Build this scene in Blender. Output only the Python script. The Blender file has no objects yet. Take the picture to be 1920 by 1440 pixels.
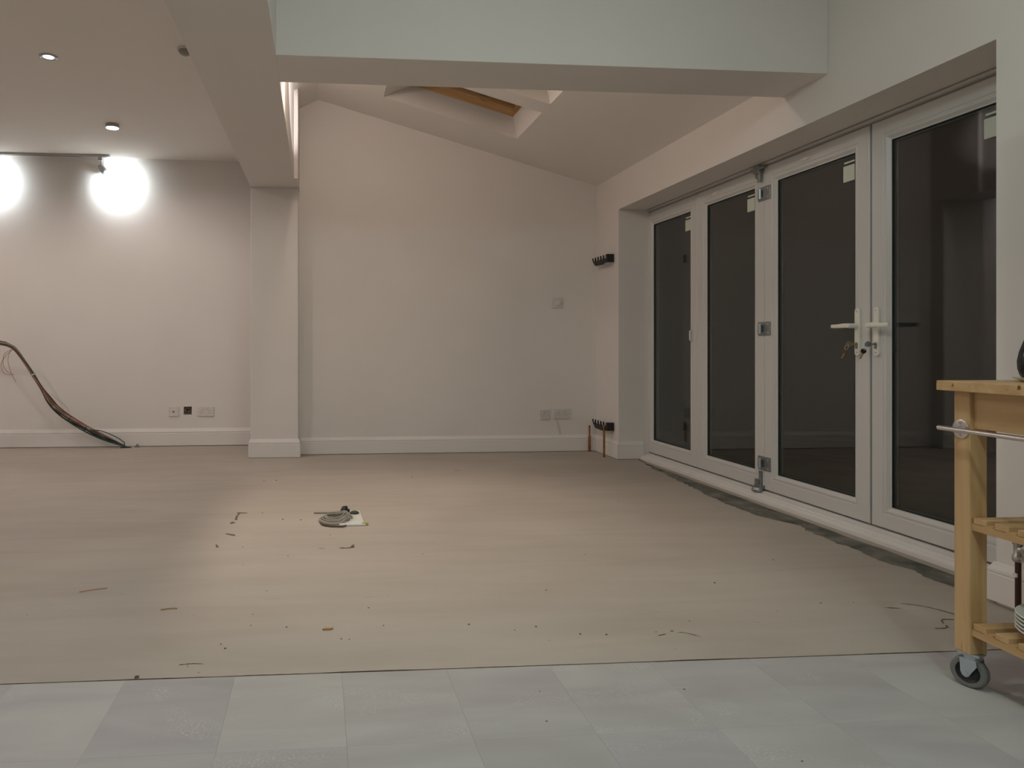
import bpy, bmesh, math, random
from mathutils import Vector, Matrix
from mathutils.noise import noise as pnoise
random.seed(7)
R = math.radians
S = bpy.context.scene
COL = S.collection

# ------------------------------------------------------------------ camera
cd = bpy.data.cameras.new('camera'); cam = bpy.data.objects.new('camera', cd); COL.objects.link(cam)
cam.location = (0, 0, 0.92); cam.rotation_euler = (R(90), 0, R(-4.705))
cd.sensor_width = 36; cd.lens = 24.375; cd.shift_x = 0.1333; cd.shift_y = -0.0385; cd.clip_start = 0.02
S.camera = cam
# ------------------------------------------------------------------ world, exposure
w = bpy.data.worlds.new('night'); S.world = w; w.use_nodes = True
w.node_tree.nodes['Background'].inputs[0].default_value = (0.55, 0.6, 0.7, 1)
w.node_tree.nodes['Background'].inputs[1].default_value = 0.0025
S.view_settings.view_transform = 'Standard'; S.view_settings.look = 'None'
S.view_settings.gamma = 1.0; S.view_settings.use_curve_mapping = False
S.view_settings.exposure = 0.0
# ------------------------------------------------------------------ lamps of the room
def lamp(name, kind, loc, power, color, target=None, **kw):
    l = bpy.data.lights.new(name, kind); l.energy = power; l.color = color
    for k, v in kw.items(): setattr(l, k, v)
    o = bpy.data.objects.new(name, l); COL.objects.link(o); o.location = loc
    if target is not None:
        o.rotation_euler = (Vector(target) - Vector(loc)).to_track_quat('-Z', 'Y').to_euler()
    return o
WARM = (1.0, 0.80, 0.66); NEUT = (1.0, 0.86, 0.80); COOL = (0.86, 0.96, 1.0); GRN = (0.83, 1.0, 0.98)
# ceiling downlights of the left room (seen fittings first, then the row carrying on towards the kitchen)
for i, (x, y) in enumerate([(-1.564, 4.174), (-1.562, 5.453), (-1.56, 2.2), (-3.4, 4.17), (-3.4, 5.45), (-3.4, 2.2)]):
    lamp('downlight_lamp', 'SPOT', (x, y, 2.545), 21.5, NEUT, (x, y, 0), spot_size=R(168), spot_blend=0.6, shadow_soft_size=0.03)
# track spots grazing the back wall of the left room
for hx, tx in [(-1.93, -1.80), (-3.02, -2.89)]:
    lamp('track_lamp', 'SPOT', (hx + 0.115, 6.255, 2.405), 23, COOL, (tx, 6.42, 2.375), spot_size=R(150), spot_blend=1.0, shadow_soft_size=0.02)
# warm lamp in the vault behind the cross beam
lamp('vault_lamp', 'SPOT', (-0.115, 3.80, 2.66), 82, WARM, (0.42, 3.50, 0), spot_size=R(78), spot_blend=0.9, shadow_soft_size=0.035)
lamp('vault_glow', 'POINT', (-0.115, 3.80, 2.66), 11.5, (1.0, 0.85, 0.74), shadow_soft_size=0.035)
# added unseen spot without a fitting, brightening the side of the long beam
lamp('beam_wash_fill', 'SPOT', (0.60, 3.56, 2.72), 120, (1.0, 0.92, 0.90), (-0.188, 4.80, 2.665), spot_size=R(25), spot_blend=0.35, shadow_soft_size=0.02)
# added point fill for the cross beam, then kitchen ceiling lamps behind the camera
lamp('crossbeam_fill', 'POINT', (0.80, 1.30, 2.40), 17, GRN, shadow_soft_size=0.07)
for x, y, p in [(0.75, -0.5, 15), (1.1, -1.3, 13), (-1.0, -0.4, 10), (-0.4, -1.9, 13)]:
    lamp('kitchen_lamp', 'AREA', (x, y, 2.57), p, GRN, (x, y, 0), shape='DISK', size=0.16)

# ------------------------------------------------------------------ material helpers
def mat(name, color, rough=0.6, metal=0.0, bump=0.0, bscale=60, var=0.0, vscale=3.0, var2=None, trans=0.0, ior=1.45, spec=0.5, emit=None, stretch=(1, 1, 1)):
    m = bpy.data.materials.new(name); m.use_nodes = True
    nt = m.node_tree; N = nt.nodes; L = nt.links; b = N['Principled BSDF']
    b.inputs['Base Color'].default_value = (*color, 1); b.inputs['Roughness'].default_value = rough
    b.inputs['Metallic'].default_value = metal; b.inputs['Transmission Weight'].default_value = trans
    b.inputs['IOR'].default_value = ior; b.inputs['Specular IOR Level'].default_value = spec
    if emit:
        b.inputs['Emission Color'].default_value = (*emit[0], 1); b.inputs['Emission Strength'].default_value = emit[1]
    tc = N.new('ShaderNodeTexCoord'); mp = N.new('ShaderNodeMapping'); mp.inputs['Scale'].default_value = stretch
    L.new(tc.outputs['Object'], mp.inputs['Vector'])
    if var:
        n = N.new('ShaderNodeTexNoise'); n.inputs['Scale'].default_value = vscale; n.inputs['Detail'].default_value = 6
        L.new(mp.outputs[0], n.inputs['Vector'])
        r = N.new('ShaderNodeValToRGB'); c2 = var2 or tuple(c * (1 - var) for c in color)
        r.color_ramp.elements[0].position = 0.35; r.color_ramp.elements[1].position = 0.65
        r.color_ramp.elements[0].color = (*c2, 1); r.color_ramp.elements[1].color = (*color, 1)
        L.new(n.outputs['Fac'], r.inputs[0]); L.new(r.outputs[0], b.inputs['Base Color'])
    if bump:
        n = N.new('ShaderNodeTexNoise'); n.inputs['Scale'].default_value = bscale; n.inputs['Detail'].default_value = 5
        L.new(mp.outputs[0], n.inputs['Vector'])
        bp = N.new('ShaderNodeBump'); bp.inputs['Strength'].default_value = bump; bp.inputs['Distance'].default_value = 0.003
        L.new(n.outputs['Fac'], bp.inputs['Height']); L.new(bp.outputs[0], b.inputs['Normal'])
    return m

M_wall = mat('painted_plaster', (0.775, 0.732, 0.695), 0.75, bump=0.12, bscale=45, var=0.025, vscale=2.2)
M_ceil = mat('ceiling_paint', (0.83, 0.79, 0.745), 0.85, bump=0.08, bscale=40, var=0.02, vscale=2)
M_skirt = mat('satin_white_wood', (0.78, 0.74, 0.71), 0.42, bump=0.04, bscale=30)
M_upvc = mat('white_upvc', (0.62, 0.61, 0.59), 0.35)
M_sill = mat('sill_upvc', (0.74, 0.72, 0.69), 0.35, var=0.06, vscale=6)
M_plast = mat('white_plastic', (0.70, 0.66, 0.63), 0.35)
M_cream = mat('cream_plastic', (0.80, 0.78, 0.70), 0.3)
M_dark = mat('dark_hole', (0.02, 0.018, 0.015), 0.7)
M_pin = mat('socket_aperture', (0.30, 0.27, 0.24), 0.6)
M_gask = mat('black_gasket', (0.02, 0.024, 0.022), 0.6)
M_gask2 = mat('grey_spacer', (0.10, 0.13, 0.12), 0.4, metal=0.5)
M_gal = mat('galvanised_steel', (0.36, 0.38, 0.38), 0.42, metal=0.85, var=0.3, vscale=60)
M_chrome = mat('brushed_chrome', (0.62, 0.61, 0.60), 0.22, metal=1.0)
M_copper = mat('copper', (0.42, 0.17, 0.07), 0.42, metal=0.8, var=0.4, vscale=30)
M_black = mat('black_cast_plastic', (0.012, 0.014, 0.014), 0.45)
M_pipe_old = mat('brown_painted_pipe', (0.07, 0.03, 0.02), 0.4, metal=0.4)
M_paper = mat('white_sticker_paper', (0.62, 0.66, 0.56), 0.7)
M_brick = mat('bare_masonry', (0.30, 0.25, 0.21), 0.95, bump=0.9, bscale=70, var=0.6, vscale=45)
M_rad = mat('anthracite_enamel', (0.02, 0.018, 0.018), 0.4)
M_white_led = mat('led_diffuser', (1, 1, 1), 0.5, emit=((0.92, 0.97, 1.0), 9.0))
M_alu = mat('satin_aluminium', (0.42, 0.42, 0.43), 0.4, metal=0.6)
M_brass = mat('dull_brass', (0.42, 0.33, 0.18), 0.35, metal=0.9)
M_fob = mat('brown_key_fob', (0.16, 0.085, 0.05), 0.5)
M_cgrey = mat('grey_cable', (0.30, 0.28, 0.24), 0.5)
M_cwht = mat('white_cable', (0.55, 0.53, 0.48), 0.5)
M_cgrn = mat('dark_green_cable', (0.012, 0.085, 0.078), 0.45)
M_cred = mat('orange_red_wire', (0.42, 0.13, 0.07), 0.5)
M_cbrn = mat('brown_cable', (0.10, 0.065, 0.045), 0.5)
M_cblk = mat('black_cable', (0.02, 0.022, 0.02), 0.45)
M_china = mat('white_china', (0.72, 0.72, 0.66), 0.2)
M_rub = mat('grey_rubber_tyre', (0.17, 0.17, 0.16), 0.6)
M_hub = mat('dark_hub', (0.03, 0.03, 0.032), 0.5)
M_zinc = mat('zinc_plated_steel', (0.50, 0.55, 0.60), 0.35, metal=0.7)
M_film = mat('crumpled_film', (0.85, 0.84, 0.82), 0.25)
M_film.node_tree.nodes['Principled BSDF'].inputs['Alpha'].default_value = 0.22
M_chip = mat('wood_chip', (0.42, 0.24, 0.10), 0.8)
M_grit = mat('dark_grit', (0.13, 0.105, 0.085), 0.9)
M_mortar = mat('raw_mortar', (0.21, 0.195, 0.165), 0.95, bump=0.9, bscale=55, var=0.6, vscale=9, var2=(0.07, 0.08, 0.066))
M_gap = mat('joint_gap_dirt', (0.05, 0.035, 0.022), 0.95)
M_patio = mat('patio_concrete', (0.12, 0.12, 0.11), 0.9, var=0.3)
M_bottle = mat('near_black_glass', (0.006, 0.008, 0.012), 0.12)

def glass_mat(name):
    m = bpy.data.materials.new(name); m.use_nodes = True; nt = m.node_tree; N = nt.nodes; L = nt.links
    b = N['Principled BSDF']; b.inputs['Base Color'].default_value = (0.86, 0.92, 0.89, 1)
    b.inputs['Transmission Weight'].default_value = 1; b.inputs['Roughness'].default_value = 0.0; b.inputs['IOR'].default_value = 1.52
    return m
M_glass = glass_mat('window_glass')

def wood_mat(name, c1, c2, axis, scale=1.0):
    m = bpy.data.materials.new(name); m.use_nodes = True; nt = m.node_tree; N = nt.nodes; L = nt.links
    b = N['Principled BSDF']; b.inputs['Roughness'].default_value = 0.5
    tc = N.new('ShaderNodeTexCoord'); mp = N.new('ShaderNodeMapping'); s = [26, 26, 26]; s[axis] = 1.6
    mp.inputs['Scale'].default_value = [v * scale for v in s]; L.new(tc.outputs['Object'], mp.inputs['Vector'])
    oi = N.new('ShaderNodeObjectInfo'); L.new(oi.outputs['Random'], mp.inputs['Location'])
    n = N.new('ShaderNodeTexNoise'); n.inputs['Scale'].default_value = 1.0; n.inputs['Detail'].default_value = 8; n.inputs['Distortion'].default_value = 0.6
    L.new(mp.outputs[0], n.inputs['Vector'])
    r = N.new('ShaderNodeValToRGB'); r.color_ramp.elements[0].position = 0.3; r.color_ramp.elements[1].position = 0.68
    r.color_ramp.elements[0].color = (*c2, 1); r.color_ramp.elements[1].color = (*c1, 1); L.new(n.outputs['Fac'], r.inputs[0])
    # dark splits and knots
    mp2 = N.new('ShaderNodeMapping'); s2 = [40, 40, 40]; s2[axis] = 4; mp2.inputs['Scale'].default_value = s2; L.new(tc.outputs['Object'], mp2.inputs['Vector'])
    L.new(oi.outputs['Random'], mp2.inputs['Location'])
    n2 = N.new('ShaderNodeTexNoise'); n2.inputs['Scale'].default_value = 1.0; n2.inputs['Detail'].default_value = 2; L.new(mp2.outputs[0], n2.inputs['Vector'])
    r2 = N.new('ShaderNodeValToRGB'); r2.color_ramp.elements[0].position = 0.67; r2.color_ramp.elements[1].position = 0.74
    r2.color_ramp.elements[0].color = (1, 1, 1, 1); r2.color_ramp.elements[1].color = (0.25, 0.16, 0.10, 1); L.new(n2.outputs['Fac'], r2.inputs[0])
    mx = N.new('ShaderNodeMix'); mx.data_type = 'RGBA'; mx.blend_type = 'MULTIPLY'; mx.inputs[0].default_value = 1
    L.new(r.outputs[0], mx.inputs[6]); L.new(r2.outputs[0], mx.inputs[7]); L.new(mx.outputs[2], b.inputs['Base Color'])
    bp = N.new('ShaderNodeBump'); bp.inputs['Strength'].default_value = 0.15; bp.inputs['Distance'].default_value = 0.002
    L.new(n.outputs['Fac'], bp.inputs['Height']); L.new(bp.outputs[0], b.inputs['Normal'])
    return m
BW1, BW2 = (0.60, 0.40, 0.20), (0.46, 0.275, 0.12)
W_x = wood_mat('birch_grain_across', BW1, BW2, 0); W_y = wood_mat('birch_grain_lengthwise', BW1, BW2, 1); W_z = wood_mat('birch_grain_upright', BW1, BW2, 2)
P_x = wood_mat('pine_grain', (0.66, 0.42, 0.20), (0.50, 0.29, 0.12), 0); P_y = wood_mat('pine_grain_short', (0.66, 0.42, 0.20), (0.50, 0.29, 0.12), 1)

def screed():
    m = bpy.data.materials.new('trowelled_screed'); m.use_nodes = True; nt = m.node_tree; N = nt.nodes; L = nt.links; b = N['Principled BSDF']
    b.inputs['Roughness'].default_value = 0.7
    tc = N.new('ShaderNodeTexCoord')
    def noise(scale, sx, sy, det=6, dist=0):
        mp = N.new('ShaderNodeMapping'); mp.inputs['Scale'].default_value = (sx, sy, 1); L.new(tc.outputs['Object'], mp.inputs['Vector'])
        n = N.new('ShaderNodeTexNoise'); n.inputs['Scale'].default_value = scale; n.inputs['Detail'].default_value = det; n.inputs['Distortion'].default_value = dist
        L.new(mp.outputs[0], n.inputs['Vector']); return n
    def ramp(n, p0, c0, p1, c1):
        r = N.new('ShaderNodeValToRGB'); e = r.color_ramp.elements; e[0].position = p0; e[1].position = p1; e[0].color = (*c0, 1); e[1].color = (*c1, 1)
        L.new(n.outputs['Fac'], r.inputs[0]); return r
    def mul(a, c):
        mx = N.new('ShaderNodeMix'); mx.data_type = 'RGBA'; mx.blend_type = 'MULTIPLY'; mx.inputs[0].default_value = 1
        L.new(a, mx.inputs[6]); L.new(c, mx.inputs[7]); return mx.outputs[2]
    a = ramp(noise(1.3, 0.6, 1, 5, 0.5), 0.35, (0.41, 0.365, 0.315), 0.68, (0.47, 0.425, 0.37))
    c = ramp(noise(2.5, 0.5, 3.2, 8, 0.8), 0.3, (0.93, 0.92, 0.90), 0.6, (1, 1, 1))
    d = ramp(noise(3.1, 0.7, 2.0, 3), 0.70, (1, 1, 1), 0.80, (0.84, 0.80, 0.76))
    e = ramp(noise(34, 1, 1, 2), 0.755, (1, 1, 1), 0.79, (0.55, 0.50, 0.44))
    L.new(mul(mul(mul(a.outputs[0], c.outputs[0]), d.outputs[0]), e.outputs[0]), b.inputs['Base Color'])
    bp = N.new('ShaderNodeBump'); bp.inputs['Strength'].default_value = 0.12; bp.inputs['Distance'].default_value = 0.004
    L.new(noise(6, 0.7, 2, 7).outputs['Fac'], bp.inputs['Height']); L.new(bp.outputs[0], b.inputs['Normal'])
    return m
M_screed = screed()

def tile_mat():
    m = bpy.data.materials.new('riven_grey_slate_tile'); m.use_nodes = True; nt = m.node_tree; N = nt.nodes; L = nt.links; b = N['Principled BSDF']
    b.inputs['Roughness'].default_value = 0.5
    tc = N.new('ShaderNodeTexCoord'); oi = N.new('ShaderNodeObjectInfo')
    sc = N.new('ShaderNodeMath'); sc.operation = 'MULTIPLY'; sc.inputs[1].default_value = 37; L.new(oi.outputs['Random'], sc.inputs[0])
    def noise(scale, sx, sy, rot, det=6, dist=0.0):
        mp = N.new('ShaderNodeMapping'); mp.inputs['Scale'].default_value = (sx, sy, 1); mp.inputs['Rotation'].default_value = (0, 0, rot)
        L.new(tc.outputs['Object'], mp.inputs['Vector']); L.new(sc.outputs[0], mp.inputs['Location'])
        n = N.new('ShaderNodeTexNoise'); n.inputs['Scale'].default_value = scale; n.inputs['Detail'].default_value = det; n.inputs['Distortion'].default_value = dist
        L.new(mp.outputs[0], n.inputs['Vector']); return n
    a = noise(2.6, 0.6, 2.4, 0.7, 4, 0.8)
    ra = N.new('ShaderNodeValToRGB'); e = ra.color_ramp.elements; e[0].position = 0.3; e[1].position = 0.7
    e[0].color = (0.385, 0.365, 0.365, 1); e[1].color = (0.47, 0.462, 0.452, 1); L.new(a.outputs['Fac'], ra.inputs[0])
    tint = N.new('ShaderNodeValToRGB'); te = tint.color_ramp.elements; te[0].color = (0.90, 0.88, 0.91, 1); te[1].color = (1.06, 1.07, 1.04, 1)
    L.new(oi.outputs['Random'], tint.inputs[0])
    mx = N.new('ShaderNodeMix'); mx.data_type = 'RGBA'; mx.blend_type = 'MULTIPLY'; mx.inputs[0].default_value = 1
    L.new(ra.outputs[0], mx.inputs[6]); L.new(tint.outputs[0], mx.inputs[7])
    # white mineral flecks in drifting bands
    fl = noise(170, 0.8, 1.5, 0.5, 2); band = noise(3.2, 0.7, 1.9, 0.7, 3, 1.2)
    rf = N.new('ShaderNodeValToRGB'); rf.color_ramp.elements[0].position = 0.52; rf.color_ramp.elements[1].position = 0.66; L.new(fl.outputs['Fac'], rf.inputs[0])
    rb = N.new('ShaderNodeValToRGB'); rb.color_ramp.elements[0].position = 0.54; rb.color_ramp.elements[1].position = 0.68; L.new(band.outputs['Fac'], rb.inputs[0])
    mm = N.new('ShaderNodeMath'); mm.operation = 'MULTIPLY'; L.new(rf.outputs[0], mm.inputs[0]); L.new(rb.outputs[0], mm.inputs[1])
    m2 = N.new('ShaderNodeMath'); m2.operation = 'MULTIPLY'; m2.inputs[1].default_value = 0.55; L.new(mm.outputs[0], m2.inputs[0])
    mk = N.new('ShaderNodeMix'); mk.data_type = 'RGBA'; L.new(m2.outputs[0], mk.inputs[0]); L.new(mx.outputs[2], mk.inputs[6]); mk.inputs[7].default_value = (0.60, 0.61, 0.60, 1)
    L.new(mk.outputs[2], b.inputs['Base Color'])
    bp = N.new('ShaderNodeBump'); bp.inputs['Strength'].default_value = 0.2; bp.inputs['Distance'].default_value = 0.003
    L.new(noise(14, 0.7, 1.6, 0.6, 7).outputs['Fac'], bp.inputs['Height']); L.new(bp.outputs[0], b.inputs['Normal'])
    return m
M_tile = tile_mat()

# ------------------------------------------------------------------ mesh helpers
def bx(bm, x0, x1, y0, y1, z0, z1, rot=None, piv=None):
    vs = [bm.verts.new((x, y, z)) for x in (x0, x1) for y in (y0, y1) for z in (z0, z1)]
    for f in ((0, 1, 3, 2), (4, 6, 7, 5), (0, 4, 5, 1), (2, 3, 7, 6), (0, 2, 6, 4), (1, 5, 7, 3)): bm.faces.new([vs[i] for i in f])
    if rot is not None: bmesh.ops.rotate(bm, verts=vs, cent=piv or (0, 0, 0), matrix=rot)
    return vs
def poly(bm, pts): return bm.faces.new([bm.verts.new(p) for p in pts])
def prism(bm, pts, vec):
    """closed prism from a planar outline extruded by vec"""
    v0 = [bm.verts.new(p) for p in pts]; v1 = [bm.verts.new(Vector(p) + Vector(vec)) for p in pts]; n = len(pts)
    bm.faces.new(v0); bm.faces.new(v1[::-1])
    for i in range(n): bm.faces.new([v0[i], v1[i], v1[(i + 1) % n], v0[(i + 1) % n]])
def cyl(bm, p0, p1, r, n=16, r1=None):
    p0 = Vector(p0); p1 = Vector(p1); d = (p1 - p0).normalized(); a = d.orthogonal().normalized(); b = d.cross(a); r1 = r if r1 is None else r1
    v0 = [bm.verts.new(p0 + r * (math.cos(t) * a + math.sin(t) * b)) for t in [2 * math.pi * i / n for i in range(n)]]
    v1 = [bm.verts.new(p1 + r1 * (math.cos(t) * a + math.sin(t) * b)) for t in [2 * math.pi * i / n for i in range(n)]]
    bm.faces.new(v0[::-1]); bm.faces.new(v1)
    for i in range(n): bm.faces.new([v0[i], v0[(i + 1) % n], v1[(i + 1) % n], v1[i]])
def lathe(bm, prof, n=32, axis_o=(0, 0, 0), d=(0, 0, 1)):
    o = Vector(axis_o); d = Vector(d).normalized(); a = d.orthogonal().normalized(); b = d.cross(a); rings = []
    for r, h in prof:
        if r < 1e-6: rings.append([bm.verts.new(o + d * h)])
        else: rings.append([bm.verts.new(o + d * h + r * (math.cos(t) * a + math.sin(t) * b)) for t in [2 * math.pi * i / n for i in range(n)]])
    for k in range(len(rings) - 1):
        A, B = rings[k], rings[k + 1]
        for i in range(n):
            j = (i + 1) % n
            if len(A) == 1 and len(B) == 1: break
            if len(A) == 1: bm.faces.new([A[0], B[j], B[i]])
            elif len(B) == 1: bm.faces.new([A[i], A[j], B[0]])
            else: bm.faces.new([A[i], A[j], B[j], B[i]])
def crom(pts, sub=6):
    P = [Vector(p) for p in pts]; P = [2 * P[0] - P[1]] + P + [2 * P[-1] - P[-2]]; out = []
    for i in range(1, len(P) - 2):
        for s in range(sub):
            t = s / sub; a, b, c, d = P[i - 1], P[i], P[i + 1], P[i + 2]
            out.append(0.5 * ((2 * b) + (c - a) * t + (2 * a - 5 * b + 4 * c - d) * t * t + (3 * b - a - 3 * c + d) * t ** 3))
    out.append(P[-2]); return out
def tube(bm, pts, r, n=8):
    rings = []; prev = None
    for i, p in enumerate(pts):
        t = (pts[min(i + 1, len(pts) - 1)] - pts[max(i - 1, 0)]).normalized()
        a = t.orthogonal().normalized() if prev is None else (prev - t * prev.dot(t)).normalized()
        prev = a; b = t.cross(a)
        rings.append([bm.verts.new(p + r * (math.cos(q) * a + math.sin(q) * b)) for q in [2 * math.pi * k / n for k in range(n)]])
    bm.faces.new(rings[0][::-1]); bm.faces.new(rings[-1])
    for A, B in zip(rings, rings[1:]):
        for k in range(n): bm.faces.new([A[k], A[(k + 1) % n], B[(k + 1) % n], B[k]])
def obj(name, bm, m, parent=None, smooth=False, bevel=0.0, loc=None, segs=2):
    bmesh.ops.recalc_face_normals(bm, faces=bm.faces)
    me = bpy.data.meshes.new(name); bm.to_mesh(me); bm.free()
    me.materials.append(m)
    if smooth:
        for p in me.polygons: p.use_smooth = True
        try: me.set_sharp_from_angle(angle=R(38))
        except Exception: pass
    o = bpy.data.objects.new(name, me); COL.objects.link(o)
    if parent is not None: o.parent = parent
    if loc is not None: o.location = loc
    if bevel:
        md = o.modifiers.new('edge', 'BEVEL'); md.width = bevel; md.segments = segs; md.limit_method = 'ANGLE'; md.angle_limit = R(40)
    return o
def B(): return bmesh.new()
def boxobj(name, dims, m, parent=None, bevel=0.0, **k):
    bm = B(); bx(bm, *dims); return obj(name, bm, m, parent, bevel=bevel, **k)
def struct(o): o['kind'] = 'structure'; return o
def thing(name, label, cat, loc=(0, 0, 0), rz=0, group=None):
    o = bpy.data.objects.new(name, None); COL.objects.link(o); o.location = loc; o.rotation_euler = (0, 0, rz); o.empty_display_size = 0.05
    o['label'] = label; o['category'] = cat
    if group: o['group'] = group
    return o
def tag(o, label, cat, group=None):
    o['label'] = label; o['category'] = cat
    if group: o['group'] = group
    return o
def ring_side(bm, rect, prof, side, plane='yz', base=0.0):
    """one mitred side (0 bottom,1 right,2 top,3 left) of a rectangular frame. prof: closed list (inset, depth)"""
    a0, a1, b0, b1 = rect
    def corner(k, d):
        return [(a0 + d, b0 + d), (a1 - d, b0 + d), (a1 - d, b1 - d), (a0 + d, b1 - d)][k % 4]
    A = []; Bv = []
    for d, x in prof:
        p = corner(side, d); q = corner(side + 1, d)
        if plane == 'yz': A.append(bm.verts.new((base + x, p[0], p[1]))); Bv.append(bm.verts.new((base + x, q[0], q[1])))
        else: A.append(bm.verts.new((p[0], p[1], base + x))); Bv.append(bm.verts.new((q[0], q[1], base + x)))
    n = len(prof)
    for i in range(n): bm.faces.new([A[i], A[(i + 1) % n], Bv[(i + 1) % n], Bv[i]])
    bm.faces.new(A[::-1]); bm.faces.new(Bv)

# ------------------------------------------------------------------ floor
DX = 2.40           # inner face of the door wall
JY = lambda x: 1.944 - 0.0085 * x
bm = B()
poly(bm, [(-4.6, JY(-4.6), 0), (2.60, JY(2.6), 0), (2.60, 6.5, 0), (-4.6, 6.5, 0)])
prism(bm, [(-4.6, -3.1, -0.012), (2.6, -3.1, -0.012), (2.6, JY(2.6), -0.012), (-4.6, JY(-4.6), -0.012)], (0, 0, -0.05))
poly(bm, [(-4.6, JY(-4.6), -0.012), (2.60, JY(2.6), -0.012), (2.60, JY(2.6), 0), (-4.6, JY(-4.6), 0)])
floor = struct(obj('floor', bm, M_screed))
# large riven tiles of the kitchen, every one its own piece
seams = [-2.30 + 0.2955 * i for i in range(17)]
seams = [s + 0.001 for s in seams if s < 2.4]
rows = [(0.385, 0.985), (0.985, 1.586), (1.586, None)]
for i in range(len(seams)):
    x0 = seams[i]; x1 = seams[i + 1] if i + 1 < len(seams) else 2.385
    for y0, y1 in rows:
        bm = B(); g = 0.00018; zt = 0.001 + random.uniform(-0.0001, 0.0001)
        ya = (y1 - g) if y1 else JY(x0) - 0.002; yb = (y1 - g) if y1 else JY(x1) - 0.002
        cx, cy = (x0 + x1) / 2, y0
        prism(bm, [(x0 + g - cx, 0, -0.012), (x1 - g - cx, 0, -0.012), (x1 - g - cx, yb - cy, -0.012), (x0 + g - cx, ya - cy, -0.012)], (0, 0, 0.012 + zt))
        obj('floor_tile', bm, M_tile, floor, loc=(cx, cy, 0))
# ragged dirt-filled line where screed meets tiles
bm = B(); prev = None; x = -2.4
while x < 2.36:
    wv = 0.0015 + 0.0045 * max(0, pnoise(Vector((x * 3.1, 0, 0)))) + 0.002 * abs(pnoise(Vector((x * 23, 3, 0))))
    off = 0.0015 * pnoise(Vector((x * 9, 5, 0)))
    cur = (bm.verts.new((x, JY(x) + off - 0.001, 0.0014)), bm.verts.new((x, JY(x) + off + wv, 0.0018)))
    if prev: bm.faces.new([prev[0], cur[0], cur[1], prev[1]])
    prev = cur; x += 0.012
obj('joint_line', bm, M_gap, floor)
# broken mortar strip in front of the door sill
edge = [(5.33, 2.55), (5.20, 2.515), (4.90, 2.470), (4.434, 2.418), (4.1, 2.375), (3.821, 2.345), (3.567, 2.350), (3.339, 2.430), (3.15, 2.405), (2.928, 2.395), (2.701, 2.392), (2.456, 2.405), (2.28, 2.42)]
def edge_x(y):
    for (ya, xa), (yb, xb) in zip(edge, edge[1:]):
        if yb <= y <= ya: t = (ya - y) / (ya - yb); return xa + (xb - xa) * t
    return edge[-1][1]
bm = B(); NY, NX = 260, 16; grid = []
for i in range(NY + 1):
    y = 5.33 - (5.33 - 2.285) * i / NY; xa = edge_x(y) + 0.03 * pnoise(Vector((y * 7, 1, 0))) + 0.015 * pnoise(Vector((y * 26, 4, 0))); xa = min(xa, 2.545)
    xb = 2.545 + 0.012 * pnoise(Vector((y * 5, 9, 0))) - 0.02
    xb = max(xb, xa + 0.004)
    row = []
    for j in range(NX + 1):
        t = j / NX; xx = xa + (xb - xa) * t
        h = 0.0035 * math.sin(math.pi * t) ** 0.4 + 0.010 * max(0, pnoise(Vector((xx * 22, y * 17, 0)))) * math.sin(math.pi * t) + 0.004 * pnoise(Vector((xx * 70, y * 60, 2))) * math.sin(math.pi * t)
        row.append(bm.verts.new((xx, y, max(0.0006, h))))
    grid.append(row)
for i in range(NY):
    for j in range(NX): bm.faces.new([grid[i][j], grid[i + 1][j], grid[i + 1][j + 1], grid[i][j + 1]])
obj('mortar_strip', bm, M_mortar, floor)
# chipped cracks in the screed
def crack(pts, wd, m=M_grit):
    bm = B(); P = crom([(x, y, 0.0009) for x, y in pts], 5); prev = None
    for i, p in enumerate(P):
        ww = wd * (0.35 + abs(pnoise(Vector((p.x * 60, p.y * 60, 1)))) * 1.8) * (0.3 if i in (0, len(P) - 1) else 1)
        t = (P[min(i + 1, len(P) - 1)] - P[max(0, i - 1)]).normalized(); n = Vector((-t.y, t.x, 0))
        cur = (bm.verts.new(p + n * ww), bm.verts.new(p - n * ww))
        if prev: bm.faces.new([prev[0], cur[0], cur[1], prev[1]])
        prev = cur
    return obj('crack', bm, m, floor)
crack([(-0.445, 3.84), (-0.42, 3.835), (-0.385, 3.83)], 0.012)
crack([(-0.43, 3.83), (-0.435, 3.74), (-0.43, 3.68)], 0.006); crack([(-0.44, 3.65), (-0.445, 3.60)], 0.008)
crack([(-0.45, 3.42), (-0.42, 3.40), (-0.40, 3.38)], 0.013); crack([(-0.47, 3.24), (-0.455, 3.19)], 0.006)
crack([(0.09, 3.14), (0.13, 3.135), (0.165, 3.15)], 0.010); crack([(0.15, 3.14), (0.162, 3.19)], 0.008); crack([(0.0, 3.14), (0.03, 3.14)], 0.004)
crack([(2.06, 2.30), (2.12, 2.27), (2.16, 2.20), (2.165, 2.17)], 0.0035); crack([(1.97, 2.27), (2.02, 2.26)], 0.004)
crack([(2.05, 2.12), (2.08, 2.155), (2.13, 2.15)], 0.0035); crack([(1.99, 2.09), (2.03, 2.09), (2.05, 2.11)], 0.003)
crack([(1.14, 2.125), (1.165, 2.125), (1.20, 2.09)], 0.002); crack([(1.07, 2.11), (1.10, 2.12)], 0.003)
crack([(-0.40, 2.03), (-0.36, 2.035), (-0.33, 2.03)], 0.002); crack([(0.98, 5.0), (1.04, 4.98)], 0.006, M_grit)

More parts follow.
